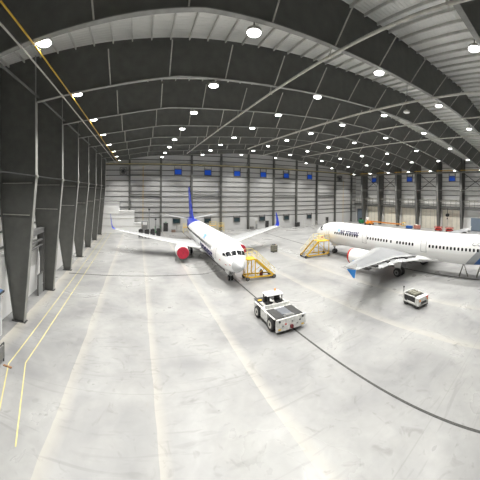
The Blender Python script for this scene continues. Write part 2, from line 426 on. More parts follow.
for k in range(2, 9):
    y0, y1 = FR[k]+.35, (FR[k+1] if k < 8 else YB-.4)-.35
    L = y1-y0; ym = (y0+y1)/2
    t = thing('catwalk', f'pale railed catwalk on the right wall, {bayname[8-k]}', 'catwalk', (79.0, ym, 7.2))
    bm = B(); box(bm, (0, 0, 0), (1.5, L, .5)); obj('deck', bm, M['girt'], t)
    for z, r in ((.75, .05), (1.3, .05), (1.9, .16), (2.35, .1)):
        bm = B(); tube(bm, (-.6, -L/2, z), (-.6, L/2, z), r, 8); obj('rail' if r < .06 else 'pipe', bm, M['lightsteel'], t, True)
    for q in range(5):
        bm = B(); box(bm, (-.6, -L/2+.1+(L-.2)*q/4, 1.3), (.08, .08, 2.3)); obj('post', bm, M['girt'], t)
dn = 4
for k in range(2, 9):
    y0, y1 = FR[k]+.5, (FR[k+1] if k < 8 else YB)-.5
    ym = (y0+y1)/2; w = y1-y0
    if k == 2:
        add_door(dn, (XR-.02, 24.3, 0), 'blue grey roller door in the right wall beside the jet tail', 4.6, 4.1, 'roller', -PI/2, 'white', False, .45)
    elif k == 8:
        add_door(dn, (XR-.02, ym, 0), 'blue grey roller door in the far corner of the right wall', 3.6, 4.9, 'roller', -PI/2, 'girt', False, .2)
    else:
        t = add_door(dn, (XR-.02, ym, 0), f'cream panelled door in the right wall, {bayname[8-k]}', w-.4, 6.3, 'cream', -PI/2, 'lightsteel', False, .2)
        for q in range(1, 4):
            bm = B(); box(bm, (-(w-.4)/2+(w-.4)*q/4, -.125, 3.1), (.05, .03, 6.1)); obj('seam', bm, M['greydoor'], t)
    dn += 1

# left wall details
add_door(dn, (XL+1.6, 17.3, 0), 'blue door in the left wall beside the nearest column', 1.5, 3.2, 'bluedoor', PI/2, 'white', True, .25); dn += 1
add_door(dn, (XL+1.4, 27.5, 0), 'low grey door between the two nearest left columns', 1.4, 2.2, 'greydoor', PI/2, 'girt', True, .08); dn += 1
t = thing('door_hood', 'dark blue canopy over the blue door at the left edge', 'canopy', (XL+1.7, 17.25, 3.5))
bm = B(); prism(bm, [(-1.1, -.95, 0), (.3, -.95, 0), (.3, -.95, .1), (-1.1, -.95, .4)], (0, 1.9, 0)); obj('shell', bm, M['bluedoor'], t)
bm = B(); box(bm, (.31, 0, .05), (.04, 1.95, .16)); obj('fascia', bm, M['dark'], t)
t = sroot('trim_1', 'grey steel portal on the left wall between the two nearest columns', 'frame', (0, 0, 0))
bm = B(); box(bm, (-10.65, 28.45, 3.6), (.5, .35, 7.2)); obj('upright', bm, M['girt'], t)
bm = B(); box(bm, (-10.65, 25.5, 7.0), (.5, 5.8, .55)); obj('header', bm, M['mid'], t)
bm = B(); box(bm, (-10.7, 25.5, 5.9), (.3, 5.8, .18)); obj('rail', bm, M['mid'], t)
bm = B(); box(bm, (-10.7, 25.5, 5.3), (.3, 5.8, .14)); obj('rail', bm, M['mid'], t)
t = thing('fire_alarm', 'small red alarm box on the white frame by the blue door', 'alarm', (XL+.66, 20.15, 2.1))
bm = B(); box(bm, (0, 0, 0), (.14, .16, .22)); obj('casing', bm, M['red'], t, False, .02)
bm = B(); tube(bm, (.06, 0, 0), (.1, 0, 0), .05, 10); obj('button', bm, M['white'], t)
# near guard stand at the left edge of the floor
t = thing('guard_stand', 'black steel guard frame at the left edge of the yellow lines', 'barrier', (-8.55, 14.8, 0))
for y in (-1.2, .7): bm = B(); tube(bm, (0, y, 0), (0, y, 1.25), .05); obj('upright', bm, M['dark'], t)
bm = B(); tube(bm, (0, -1.2, 1.25), (0, .7, 1.25), .05); tube(bm, (0, -1.2, .6), (0, .7, .6), .04); obj('crossbar', bm, M['dark'], t)
bm = B(); box(bm, (0.03, -.25, .7), (.02, 1.8, .9)); obj('mesh_panel', bm, M['mid'], t)
bm = B(); box(bm, (-8.05, 15.1, .03), (.6, .12, .06)); tag(obj('timber_offcut', bm, mat('brown_timber', (.28, .14, .07), .7, 0, .2, 8)), 'short brown timber scrap lying on the yellow line', 'wood')

# white stepped enclosure in the far left corner
t = thing('enclosure', 'white stepped enclosure in the far left corner', 'enclosure', (0, 0, 0))
prof = [(XL+.1, 0), (.85, 0), (.85, 2.65), (-.95, 2.65), (-.95, 5.9), (-5.05, 5.9), (-5.05, 8.25), (XL+.1, 8.25)]
bm = B(); prism(bm, [(x, 71.6, z) for x, z in prof], (0, 2.3, 0)); obj('body', bm, M['enclosure'], t)
for z, x1 in ((1.9, .85), (4.0, -.95), (5.2, -.95)):
    bm = B(); box(bm, ((XL+.1+x1)/2, 71.57, z), (x1-XL-.1, .06, .1)); obj('rail', bm, M['lightsteel'], t)
for x0, x1, z in ((-.95, .87, 2.65), (-5.05, -.93, 5.9), (XL+.1, -5.03, 8.25)):
    bm = B(); box(bm, ((x0+x1)/2, 72.7, z+.05), (x1-x0, 2.5, .1)); obj('capping', bm, M['white'], t)

# floor markings
def line(pts, w, label):
    bm = B()
    for a, b in zip(pts, pts[1:]): bar(bm, (*a, .006), (*b, .006), w, .008)
    return struct(obj('floor_marking', bm, M['lineyellow']), label, 'floor line')
line([(-6.3, 10.5), (-8.13, 15.4), (-8.24, 24), (-8.5, 72)], .065, 'yellow floor line nearest the left columns')
line([(-5.2, 10.5), (-7.16, 15.96), (-7.22, 24), (-7.25, 72)], .065, 'yellow floor line second from the left columns')
bm = B(); box(bm, (12.35, 38, .006), (.15, 72, .012)); struct(obj('dark_floor_strip', bm, M['trench']), 'dark trench line running under the blue tailed jet and the tug', 'trench')
bm = B(); box(bm, (.2, 35.6, .006), (19.2, .2, .012)); struct(obj('dark_floor_strip', bm, M['trench']), 'dark trench line crossing the floor left of the blue tailed jet', 'trench')
bm = B(); box(bm, (34.3, 38, .006), (.24, 72, .012)); struct(obj('dark_floor_strip', bm, M['trench']), 'dark strip on the floor running under the jet on the right', 'trench')  # plain dark strip beneath the right jet, in the trench material

# ------------------------------------------------------------------ lights
bm = B(); lathe(bm, [(0, .40), (.04, .44), (.16, .42), (.26, .18), (.34, .12)], (0, 0, 0), 'Z', 14); hb = mesh_of('housing', bm, M['lightsteel'], True)
bm = B(); lathe(bm, [(0, .36), (.06, .40)], (0, 0, -.06), 'Z', 14); lb = mesh_of('lens', bm, M['lens'])
bm = B(); tube(bm, (0, 0, 0), (0, 0, 1), .035, 6); rodm = mesh_of('rod', bm, M['dark'])
LX = [-5.0, 6.2, 17.0, 28.2, 39.2, 50.4, 61.5, 72.6]
LZ = [19.35, 20.25, 21.2, 21.77, 21.6, 20.8, 19.9, 18.4]
for i, X in enumerate(LX):
    for k in range(9):
        Y = FR[k]+.55; z = LZ[i]
        t = thing('ceiling_light', f'round white ceiling light, {ORD[i]} row from the left, {ORD[8-k]} from the end wall', 'light', (X, Y, z), 0, 'ceiling lights')
        put('housing', hb, t)
        put('lens', lb, t)
        r = put('rod', rodm, t, (0, 0, .3)); r.scale.z = zd(X)-z-.3
        ld = bpy.data.lights.new('lamp', 'AREA'); ld.shape = 'DISK'; ld.size = .5; ld.energy = 740; ld.color = (1, .985, .94); ld.spread = math.radians(98)
        put('lamp', ld, t, (0, 0, -.075))
t = thing('ceiling_light', 'unlit grey ceiling light between two lit ones over the right jet', 'light', (28.2, 18.0, zb(28.2)-.4))
put('housing', hb, t); bm = B(); lathe(bm, [(0, .36), (.05, .4)], (0, 0, -.05), 'Z', 14); obj('lens', bm, M['white'], t)
r = put('rod', rodm, t, (0, 0, .3)); r.scale.z = zd(28.2)-zb(28.2)+.1

# ------------------------------------------------------------------ aircraft
def P(a, l, z): return V((-l, -a, z))

class Fus:
    def __init__(s, st): s.st = st
    def at(s, a):
        st = s.st
        if a <= st[0][0]: return st[0][1:]
        for p, q in zip(st, st[1:]):
            if a <= q[0]:
                f = (a-p[0])/(q[0]-p[0]); return tuple(p[i]+(q[i]-p[i])*f for i in (1, 2, 3))
        return st[-1][1:]
    def pt(s, a, phi, off=0.):
        """phi from the top, + towards the left (port) side"""
        zc, w, h = s.at(a)
        n = V((-math.sin(phi)*h, 0, math.cos(phi)*w)).normalized()
        return P(a, w*math.sin(phi), zc+h*math.cos(phi)) + n*off
    def mesh(s, seg=40):
        bm = B(); loft(bm, [[s.pt(a[0], 2*PI*i/seg) for i in range(seg)] for a in s.st]); return bm
    def phi_of(s, a, z, side):
        zc, w, h = s.at(a); return side*math.acos(max(-1, min(1, (z-zc)/h)))
    def patch(s, bm, corners, off=.012, n=5, thick=.02):
        """corners: four (a, phi) in order; a curved panel just proud of the skin"""
        g = []
        for i in range(n+1):
            row = []
            for j in range(n+1):
                u, v = i/n, j/n
                a = (1-u)*((1-v)*corners[0][0]+v*corners[1][0])+u*((1-v)*corners[3][0]+v*corners[2][0])
                p = (1-u)*((1-v)*corners[0][1]+v*corners[1][1])+u*((1-v)*corners[3][1]+v*corners[2][1])
                row.append((a, p))
            g.append(row)
        top = [[bm.verts.new(s.pt(a, p, off)) for a, p in r] for r in g]
        for i in range(n):
            for j in range(n): bm.faces.new((top[i][j], top[i][j+1], top[i+1][j+1], top[i+1][j]))
        edge = [(0, j) for j in range(n)]+[(i, n) for i in range(n)]+[(n, j) for j in range(n, 0, -1)]+[(i, 0) for i in range(n, 0, -1)]
        low = {e: bm.verts.new(s.pt(*g[e[0]][e[1]], off-thick-.02)) for e in edge}
        for e, f in zip(edge, edge[1:]+edge[:1]): bm.faces.new((top[e[0]][e[1]], top[f[0]][f[1]], low[f], low[e]))

def airfoil(le, chord, t, up=(0, 1), seg=9, droop=0.):
    """ring of a wing section: le=(a,l,z); up = thickness direction in (l,z)"""
    a0, l0, z0 = le; pts = []
    xs = [.5*(1-math.cos(PI*i/seg)) for i in range(seg+1)]
    th = lambda x: 5*t*(.2969*math.sqrt(x)-.126*x-.3516*x*x+.2843*x**3-.1015*x**4)
    for x in xs[::-1]: pts.append((x, th(x)))
    for x in xs[1:-1]: pts.append((x, -th(x)*.75))
    return [P(a0+x*chord, l0+y*chord*up[0], z0+y*chord*up[1]-droop*x*chord) for x, y in pts]

def surface(secs, mirror):
    bm = B(); rings = []
    for s in secs:
        r = airfoil(*s)
        if mirror: r = [V((-p.x, p.y, p.z)) for p in r]
        rings.append(r)
    loft(bm, rings); return bm

def text_mesh(body, size, name, bold):
    cu = bpy.data.curves.new('t', 'FONT'); cu.body = body; cu.size = size; cu.resolution_u = 3; cu.offset = bold
    o = bpy.data.objects.new('t', cu); C.objects.link(o); bpy.context.view_layer.update()
    me = bpy.data.meshes.new_from_object(o.evaluated_get(bpy.context.evaluated_depsgraph_get()))
    bpy.data.objects.remove(o); bpy.data.curves.remove(cu)
    return me

def decal_mesh(me, fus, a0, z0, side, m, parent, name, stretch=1., bold=.0, slant=0.):
    """wrap a flat mesh onto the fuselage side: starts at aft a0 (its left end), baseline z0"""
    bm = B(); bm.from_mesh(me)
    ys = [v.co.y for v in bm.verts]; y0, y1 = min(ys), max(ys)
    n = 8
    for i in range(1, n):
        bmesh.ops.bisect_plane(bm, geom=bm.verts[:]+bm.edges[:]+bm.faces[:], plane_co=(0, y0+(y1-y0)*i/n, 0), plane_no=(0, 1, 0))
    bmesh.ops.triangulate(bm, faces=bm.faces[:])
    dirn = 1 if side > 0 else -1
    for v in bm.verts:
        a = a0 + dirn*(v.co.x*stretch+slant*v.co.y); zc, w, h = fus.at(a)
        phi = fus.phi_of(a, z0, side) - side*v.co.y/((w+h)/2)
        v.co = fus.pt(a, phi, .022)
    geom = bmesh.ops.extrude_face_region(bm, geom=bm.faces[:])
    for v in [g for g in geom['geom'] if isinstance(g, bmesh.types.BMVert)]:
        zc, w, h = fus.at(-v.co.y); c = V((0, v.co.y, zc)); d = (v.co-c); v.co = c + d*(1+.008/d.length)
    return obj(name, bm, m, parent)

def star_mesh(r):
    bm = B(); pts = []
    for i in range(10):
        a = PI/2+i*PI/5; q = r if i % 2 == 0 else r*.42
        pts.append((q*math.cos(a)*1.1, q*math.sin(a)))
    vs = [bm.verts.new((x, y, 0)) for x, y in pts]; bm.faces.new(vs)
    me = bpy.data.meshes.new('s'); bm.to_mesh(me); bm.free(); return me

def oval(bm, w, h, d, seg=12):
    ring = []
    for i in range(seg):
        a = 2*PI*i/seg; c, s = math.cos(a), math.sin(a)
        ring.append((w/2*math.copysign(abs(c)**.6, c), h/2*math.copysign(abs(s)**.6, s)))
    loft(bm, [[V((-d/2, y, z)) for y, z in ring], [V((d/2, y, z)) for y, z in ring]])

def wheel(bm_t, bm_h, c, r, w, axis='X'):
    c = V(c)
    lathe(bm_t, [(-w/2, r*.55), (-w/2, r*.88), (-w*.32, r), (w*.32, r), (w/2, r*.88), (w/2, r*.55)], c, axis, 22)
    lathe(bm_h, [(-w*.44, r*.15), (-w*.52, r*.3), (-w*.5, r*.6), (w*.5, r*.6), (w*.52, r*.3), (w*.44, r*.15)], c, axis, 16)

def add_wheel(parent, c, r, w, hub='mid', axis='X', name='wheel'):
    a, b = B(), B(); wheel(a, b, c, r, w, axis)
    o = obj(name, a, M['black'], parent, True); h = obj('hub', b, M[hub], o, True); return o

def engine(root, a, l, z, L, r, cover, mirror, colr='white', pyl=None):
    s = -1 if mirror else 1
    o = V(P(a, l*s, z))
    e = None
    bm = B(); lathe(bm, [(.02, r*.80), (.0, r*.86), (.1, r*.93), (.5, r*1.0), (L*.4, r*1.06), (L*.7, r*.98), (L, r*.78), (L-.02, r*.70), (L*.7, r*.72), (L*.3, r*.78), (.02, r*.80)], o, 'Y', 28, -1)
    e = obj('engine', bm, M[colr], root, True)
    bm = B(); lathe(bm, [(.06, r*.785), (-.03, r*.83), (-.03, r*.88), (.10, r*.945), (.22, r*.965), (.2, r*.94), (.1, r*.9), (.05, r*.84), (.1, r*.79)], o, 'Y', 28, -1); obj('inlet_lip', bm, M['chrome'], e, True)
    bm = B(); lathe(bm, [(.75, .02), (.95, r*.25), (1.0, r*.78), (1.1, r*.78)], o, 'Y', 24, -1); obj('fan', bm, M['dark'], e, True)
    bm = B(); lathe(bm, [(L*.75, r*.62), (L, r*.52), (L+.5, r*.4), (L+.5, r*.3), (L+1.1, .05)], o, 'Y', 20, -1); obj('exhaust_cone', bm, M['mid'], e, True)
    zt = pyl[1]; a1 = pyl[0]
    bm = B()
    prism(bm, [P(a+.7, s*l-.14, z+r*.9), P(a+1.3, s*l-.14, zt-.05), P(a1, s*l-.14, zt+.1), P(a1+1.6, s*l-.14, zt-.35), P(a+L, s*l-.14, z+r*.75)], P(0, .28, 0)); obj('pylon', bm, M['white'], e)
    return e

def gear(root, a, l, zt, r, w, gap, nose=False):
    t = bpy.data.objects.new('landing_gear', None); C.objects.link(t); t.parent = root
    bm = B(); tube(bm, P(a, l, r), P(a, l, zt), .11 if not nose else .09, 12); obj('strut', bm, M['mid'], t, True)
    bm = B(); tube(bm, P(a, l-gap/2, r), P(a, l+gap/2, r), .08, 10); obj('axle', bm, M['mid'], t, True)
    bm = B(); tube(bm, P(a+.15, l, r*1.6), P(a-1.1 if nose else a+.1, l if nose else l-math.copysign(1.4, l), zt-.1), .06, 8); obj('drag_brace', bm, M['mid'], t)
    for s in (-1, 1): add_wheel(t, P(a, l+s*gap/2, r), r, w)
    if nose:
        for s in (-1, 1):
            bm = B(); box(bm, P(a+.2, l+s*.42, zt-.35), (.03, 1.5, .7)); obj('gear_door', bm, M['white'], t)
        bm = B(); tube(bm, P(a-.12, l-.1, r*2.2), P(a-.16, l-.1, r*2.2), .09, 10); tube(bm, P(a-.12, l+.1, r*2.2), P(a-.16, l+.1, r*2.2), .09, 10); obj('taxi_light', bm, M['chrome'], t)
    else:
        bm = B(); box(bm, P(a, l+math.copysign(.42, l), zt-.75), (.04, 1.0, 1.3)); obj('gear_door', bm, M['white'], t)
    return t

def cabin_windows(root, fus, a0, n, pitch, z, side, w=.26, h=.38):
    bm = B(); oval(bm, w, h, .05); me = mesh_of('cabin_window', bm, M['glass'])
    for i in range(n):
        a = a0+i*pitch; phi = fus.phi_of(a, z, side); p = fus.pt(a, phi, .0)
        put('cabin_window', me, root, p, (0, 0 if False else (-side)*(phi*side-PI/2), 0))

def cabin_door(root, fus, a, w, z0, z1, side, name='door_panel'):
    p0, p1 = fus.phi_of(a, z0, side), fus.phi_of(a, z1, side)
    bm = B(); fus.patch(bm, [(a-w/2-.05, p0), (a+w/2+.05, p0), (a+w/2+.05, p1), (a-w/2-.05, p1)], .006, 6); f = obj('door_outline', bm, M['greylet'], root, True)
    d = .05/2*side
    bm = B(); fus.patch(bm, [(a-w/2, p0-d), (a+w/2, p0-d), (a+w/2, p1+d), (a-w/2, p1+d)], .014, 6); o = obj(name, bm, M['white'], f, True)
    return o

# ---- jet with the blue tail (nose towards the photographer)
HD = 3.171
j = thing('airliner', 'white twin jet with royal blue tail and upright blue wingtips', 'airplane', (11.58, 28.1, 0), -HD)
F7 = Fus([(-.02, 2.72, .03, .03), (.12, 2.72, .25, .23), (.45, 2.72, .52, .49), (1.0, 2.74, .85, .81), (1.45, 2.79, 1.08, 1.04), (1.9, 2.92, 1.27, 1.29), (2.3, 3.05, 1.42, 1.50), (3.2, 3.18, 1.64, 1.77), (4.2, 3.26, 1.78, 1.91), (5.2, 3.30, 1.84, 1.97), (6.6, 3.30, 1.88, 2.0), (24, 3.30, 1.88, 2.0),
          (26.5, 3.36, 1.84, 1.94), (29, 3.56, 1.66, 1.73), (31.5, 3.83, 1.36, 1.41), (34, 4.15, .97, 1.02), (36, 4.42, .64, .70), (37.6, 4.62, .34, .42), (38.02, 4.68, .16, .2)])
fu = obj('fuselage', F7.mesh(), M['fus737'], j, True)
R_ = math.radians
for s in (1, -1):
    for c in ([(1.46, R_(2)), (1.54, R_(32.5)), (2.06, R_(31)), (1.98, R_(2))], [(1.59, R_(35)), (2.0, R_(62)), (2.46, R_(56)), (2.12, R_(33.5))], [(2.06, R_(65)), (2.75, R_(73)), (2.9, R_(64)), (2.54, R_(58.5))]):
        bm = B(); F7.patch(bm, [(a, p*s) for a, p in c], .012); obj('cockpit_window', bm, M['glass'], fu, True)
cabin_windows(fu, F7, 7.4, 50, .5, 3.62, -1)
cabin_windows(fu, F7, 7.4, 44, .5, 3.62, 1)
cabin_door(fu, F7, 5.2, .86, 2.75, 4.65, -1, 'galley_door'); cabin_door(fu, F7, 5.2, .86, 2.75, 4.65, 1, 'entry_door')
bm = B(); loft(bm, [[F7.pt(a, 2*PI*i/40, .008) for i in range(40)] for a in (-.01, .05, .12, .28, .45, .7, 1.0)]); obj('radome', bm, mat('pale_grey_radome', (.50, .51, .52), .35, 0, .03, 2), fu, True)
bm = B()
bm2 = B(); F7.patch(bm2, [(7.0, F7.phi_of(10, 3.87, -1)), (32.6, F7.phi_of(30, 3.87, -1)), (32.6, F7.phi_of(30, 3.842, -1)), (7.0, F7.phi_of(10, 3.842, -1))], .008, 20, .01); obj('cheat_line', bm2, M['greylet'], fu)
bm.free()
me = text_mesh('transat', 1.9, 't', .045)
decal_mesh(me, F7, 14.3, 2.28, -1, M['lettering'], fu, 'lettering', 1.5)
decal_mesh(star_mesh(.75), F7, 12.3, 4.5, -1, M['starblue'], fu, 'star_logo', 1.2)
for a, z in ((3.3, 2.9), (2.0, 2.6), (1.25, 2.75)):
    p = F7.phi_of(a, z, -1); bm = B(); F7.patch(bm, [(a-.12, p), (a+.12, p), (a+.12, p+.06), (a-.12, p+.06)], .012, 2); obj('red_flag_marker', bm, M['red'], fu)
bm = B(); loft(bm, [[V((-.0, -a, z))+V((math.cos(q)*w, math.sin(q)*0, math.sin(q)*h)) for q in [2*PI*i/16 for i in range(16)]] for a, z, w, h in ((12.5, 1.9, .4, .2), (14.5, 1.75, 1.75, .55), (18, 1.7, 1.95, .62), (21, 1.75, 1.75, .55), (23.5, 1.95, .4, .2))]); obj('wing_fairing', bm, M['white'], j, True)
for mir in (False, True):
    wg = obj('wing', surface([((14.2, 1.0, 1.95), 7.9, .13), ((14.6, 1.7, 2.02), 7.4, .13), ((16.7, 5.6, 2.5), 4.7, .115), ((22.3, 16.7, 4.0), 1.75, .10)], mir), M['wing'], j, True)
    obj('leading_edge', surface([((14.52, 1.7, 2.02), .5, .8), ((16.66, 5.6, 2.5), .32, .75), ((22.27, 16.7, 4.0), .16, .6)], mir), M['white'], wg, True)
    u = lambda l, z: (V((l, z)).normalized().x, V((l, z)).normalized().y)
    obj('winglet', surface([((22.3, 16.7, 4.0), 1.72, .09), ((22.5, 17.05, 4.12), 1.6, .09, u(-.35, .94)), ((22.8, 17.3, 4.4), 1.4, .09, u(-.8, .6)), ((23.6, 17.55, 5.3), 1.05, .08, u(-.97, .2)), ((25.2, 17.9, 6.75), .5, .08, u(-.98, .15))], mir), M['tailblue'], wg, True)
    s = -1 if mir else 1
    for l, a, z, L in ((6.9, 20.0, 2.55, 2.8), (9.6, 20.9, 2.95, 2.4), (12.6, 22.1, 3.35, 1.9)):
        bm = B(); lathe(bm, [(0, .03), (L*.2, .16), (L*.5, .2), (L, .03)], P(a, s*l, z), 'Y', 10, -1); obj('flap_fairing', bm, M['wing'], wg, True)
    e = engine(j, 13.3, 4.83, 1.62, 3.9, 1.03, True, mir, 'white', (17.0, 2.42))
    obj('stabilizer', surface([((34.0, .35, 4.75), 3.5, .075), ((37.6, 7.15, 5.7), 1.2, .065)], mir), M['wing'], j, True)
    t = thing('engine_cover', ('red fabric cover over the engine inlet beside the yellow stairs' if not mir else 'round red fabric engine cover facing the photographer, left of the trench'), 'cover', (0, 0, 0), 0, 'red inlet covers')
    t.matrix_world = Matrix.Translation((11.58, 28.1, 0)) @ Matrix.Rotation(-HD, 4, 'Z')
    bm = B(); lathe(bm, [(.0, .05), (-.03, .5), (-.06, .8), (-.03, .93), (.06, .97), (.09, .95)], P(13.22, s*4.83, 1.62), 'Y', 28, -1); obj('fabric', bm, M['cover'], t, True)
    bm = B(); box(bm, P(13.14, s*4.83, 1.62), (.05, .02, .5)); obj('strap', bm, M['darkred'], t)
obj('tail_fin', surface([((29.6, 0, 5.0), 6.9, .07, (1, 0)), ((32.0, 0, 6.1), 5.0, .085, (1, 0)), ((36.9, 0, 12.5), 2.0, .08, (1, 0))], False), M['tailblue'], j, True)
gear(j, 4.0, 0, 1.6, .34, .22, .42, True)
gear(j, 19.6, 2.86, 2.0, .56, .38, .9); gear(j, 19.6, -2.86, 2.0, .56, .38, .9)

# ---- jet on the right (nose towards the end wall)
j = thing('airliner', 'white jet with grey and blue tail sweep parked nose to the end wall', 'airplane', (34.2, 42.6, 0), .019)
F3 = Fus([(0, 3.35, .03, .03), (.15, 3.36, .38, .38), (.6, 3.43, .78, .78), (1.4, 3.56, 1.16, 1.18), (2.3, 3.68, 1.46, 1.5), (3.4, 3.77, 1.72, 1.8), (4.8, 3.83, 1.90, 1.99), (6.4, 3.86, 1.975, 2.07), (30.5, 3.86, 1.975, 2.07), (33.5, 3.97, 1.90, 1.96), (36.5, 4.25, 1.58, 1.62), (39.5, 4.6, 1.12, 1.16), (42.3, 4.95, .66, .7), (44.3, 5.2, .26, .3), (44.5, 5.22, .14, .16)])
fu = obj('fuselage', F3.mesh(), M['fus321'], j, True)
for s in (1, -1):
    for c in ([(1.75, R_(4)), (1.85, R_(36)), (2.65, R_(35)), (2.5, R_(4))], [(1.9, R_(41)), (2.3, R_(66)), (2.95, R_(60)), (2.7, R_(39))], [(2.4, R_(70)), (3.2, R_(76)), (3.35, R_(65)), (3.0, R_(63))]):
        bm = B(); F3.patch(bm, [(a, p*s) for a, p in c], .012); obj('cockpit_window', bm, M['glass'], fu, True)
for a0, n in ((7.1, 11), (14.75, 8), (19.25, 1), (20.35, 6), (25.7, 16)):
    cabin_windows(fu, F3, a0, n, .53 if a0 != 20.35 else .53, 4.2, 1, .29, .43)
for a in (5.0, 14.0, 24.75, 36.0): cabin_door(fu, F3, a, .8, 3.3, 5.1, 1)
decal_mesh(text_mesh('air', 1.15, 't', .018), F3, 8.4, 4.32, 1, M['lettering'], fu, 'lettering', .95)
decal_mesh(text_mesh('transat', 1.15, 't', .018), F3, 9.75, 4.32, 1, M['lettering'], fu, 'lettering', .92)
decal_mesh(star_mesh(.36), F3, 7.95, 4.75, 1, M['starblue'], fu, 'star_logo', 1.2)
me = text_mesh('C-GE', .62, 't', .012)
decal_mesh(me, F3, 31.75, 4.75, 1, M['greylet'], fu, 'registration', 1.1)
bm = B(); loft(bm, [[V((0, -a, z))+V((math.cos(q)*w, 0, math.sin(q)*h)) for q in [2*PI*i/16 for i in range(16)]] for a, z, w, h in ((13.5, 2.3, .4, .2), (15.5, 2.3, 1.7, .65), (18, 2.25, 2.15, .8), (24, 2.25, 2.1, .75), (26.5, 2.35, 1.5, .5), (28.6, 2.3, .4, .2))]); obj('wing_fairing', bm, M['white'], j, True)
for mir in (False, True):
    wg = obj('wing', surface([((15.6, 1.2, 2.55), 8.2, .13), ((16.0, 2.0, 2.65), 7.6, .13), ((18.4, 6.4, 3.2), 4.6, .115), ((24.2, 16.9, 4.4), 1.6, .10)], mir), M['wing'], j, True)
    s = -1 if mir else 1
    # painted upper wing walkway panel, between leading edge and flaps
    rows = []
    for f in [i/8 for i in range(9)]:
        l = 2.6+f*13.2
        if l < 6.4: q = (l-2.0)/4.4; le, ch, z, t_ = 16.0+q*2.4, 7.6-q*3.0, 2.65+q*.55, .13-.015*q
        else: q = (l-6.4)/10.5; le, ch, z, t_ = 18.4+q*5.8, 4.6-q*3.0, 3.2+q*1.2, .115-.015*q
        r = airfoil((le, l*s, z+.012), ch, t_); r = r[2:7]
        rows.append(r)
    bm = B(); vs = [[bm.verts.new(p) for p in r] for r in rows]
    for a_, b_ in zip(vs, vs[1:]):
        for i in range(4): bm.faces.new((a_[i], a_[i+1], b_[i+1], b_[i]))
    bmesh.ops.solidify(bm, geom=bm.faces[:], thickness=.006); obj('wing_skin_panel', bm, M['wingpanel'], wg, True)
    # wingtip fence
    bm = B(); prism(bm, [P(24.35, s*16.9, 4.4), P(25.7, s*16.9, 4.5), P(25.85, s*16.9, 4.95), P(25.65, s*16.9, 4.95), P(24.6, s*16.9, 4.45), P(25.4, s*16.9, 3.5), P(25.65, s*16.9, 3.5), P(25.72, s*16.9, 4.4), P(24.4, s*16.9, 4.35)][:4]+[P(24.6, s*16.9, 4.5)], P(0, s*.06, 0)); obj('wingtip_fence', bm, M['white'], wg)
    bm = B(); prism(bm, [P(24.6, s*16.9, 4.28), P(25.75, s*16.9, 4.42), P(25.62, s*16.9, 3.6), P(25.42, s*16.9, 3.6)], P(0, s*.05, 0)); q = obj('wingtip_fence', bm, M['white'], wg)
    bm = B(); prism(bm, [P(24.6, s*16.95, 4.28), P(25.75, s*16.95, 4.42), P(25.62, s*16.95, 3.6), P(25.42, s*16.95, 3.6)], P(0, s*.015, 0)); obj('painted_face', bm, M['skyblue'], q)
    # drooped flaps and their track fairings
    for l0, l1, n_ in ((2.4, 6.2, 1), (6.6, 12.6, 2)):
        secs = []
        for l in (l0, l1):
            if l < 6.4: q = (l-2.0)/4.4; te, z, ch = 23.6-q*.6, 2.6+q*.5, 1.0
            else: q = (l-6.4)/10.5; te, z, ch = 23.0+q*2.8, 3.14+q*1.2, .9-q*.25
            secs.append(((te-.25, l, z-.12), ch, .12, (0, 1), 9, .3))
        obj('flap', surface(secs, mir), M['wing'], wg, True)
    for l, q in ((4.3, .04), (6.45, .03), (9.3, .28), (12.8, .62), (14.6, .78)):
        te = 23.0+max(0, l-6.4)/10.5*2.8 if l > 6.4 else 23.5-(l-2)/4.4*.55; z = 3.2+max(0, l-6.4)/10.5*1.2 if l > 6.4 else 2.65+(l-2)/4.4*.55
        bm = B(); box(bm, P(te-.15, s*l, z-.16), (.5, .9, .22)); obj('flap_gap_shade', bm, M['dark'], wg)  # solid dark boxes stand in for the shade inside the flap openings
    for l, a, z, L in ((3.1, 21.3, 2.35, 3.4), (6.6, 21.0, 2.85, 3.2), (9.3, 21.9, 3.15, 2.9), (12.0, 22.8, 3.5, 2.5)):
        bm = B(); lathe(bm, [(0, .03), (L*.2, .2), (L*.5, .25), (L*.8, .17), (L, .03)], P(a, s*l, z), 'Y', 10, -1); obj('flap_fairing', bm, M['white'], wg, True)
    e = engine(j, 14.9, 5.75, 2.05, 4.3, 1.15, True, mir, 'white', (19.2, 3.12))
    t = thing('engine_cover', ('red inlet cover on the front of the engine seen above the blue wingtip' if not mir else 'red inlet cover on the engine hidden behind the right jet'), 'cover')
    t.matrix_world = Matrix.Translation((34.2, 42.6, 0)) @ Matrix.Rotation(.019, 4, 'Z')
    bm = B(); lathe(bm, [(.05, .05), (.0, .5), (-.04, .9), (-.02, 1.06), (.1, 1.12), (.30, 1.155), (.32, 1.14)], P(14.82, s*5.75, 2.05), 'Y', 28, -1); obj('fabric', bm, M['red'], t, True)
    bm = B(); box(bm, P(14.75, s*5.75, 2.05), (.05, .02, .5)); obj('strap', bm, M['darkred'], t)
    if not mir:
        bm = B(); box(bm, (0, 0, 0), (.02, 1.0, .35)); q = obj('star_logo', bm, M['starblue'], e, False, 0, P(16.6, 5.75+1.17, 1.75), (0, .28, 0))
    obj('stabilizer', surface([((38.6, .6, 5.1), 4.0, .10), ((42.9, 6.2, 5.85), 1.5, .09)], mir), M['white'], j, True)
obj('tail_fin', surface([((35.6, 0, 5.6), 7.0, .07, (1, 0)), ((37.3, 0, 6.6), 5.8, .08, (1, 0)), ((42.2, 0, 11.76), 2.4, .08, (1, 0))], False), M['skyblue'], j, True)
gear(j, 5.07, 0, 2.1, .39, .22, .5, True)
gear(j, 21.97, 3.8, 2.6, .58, .42, .95); gear(j, 21.97, -3.8, 2.6, .58, .42, .95)

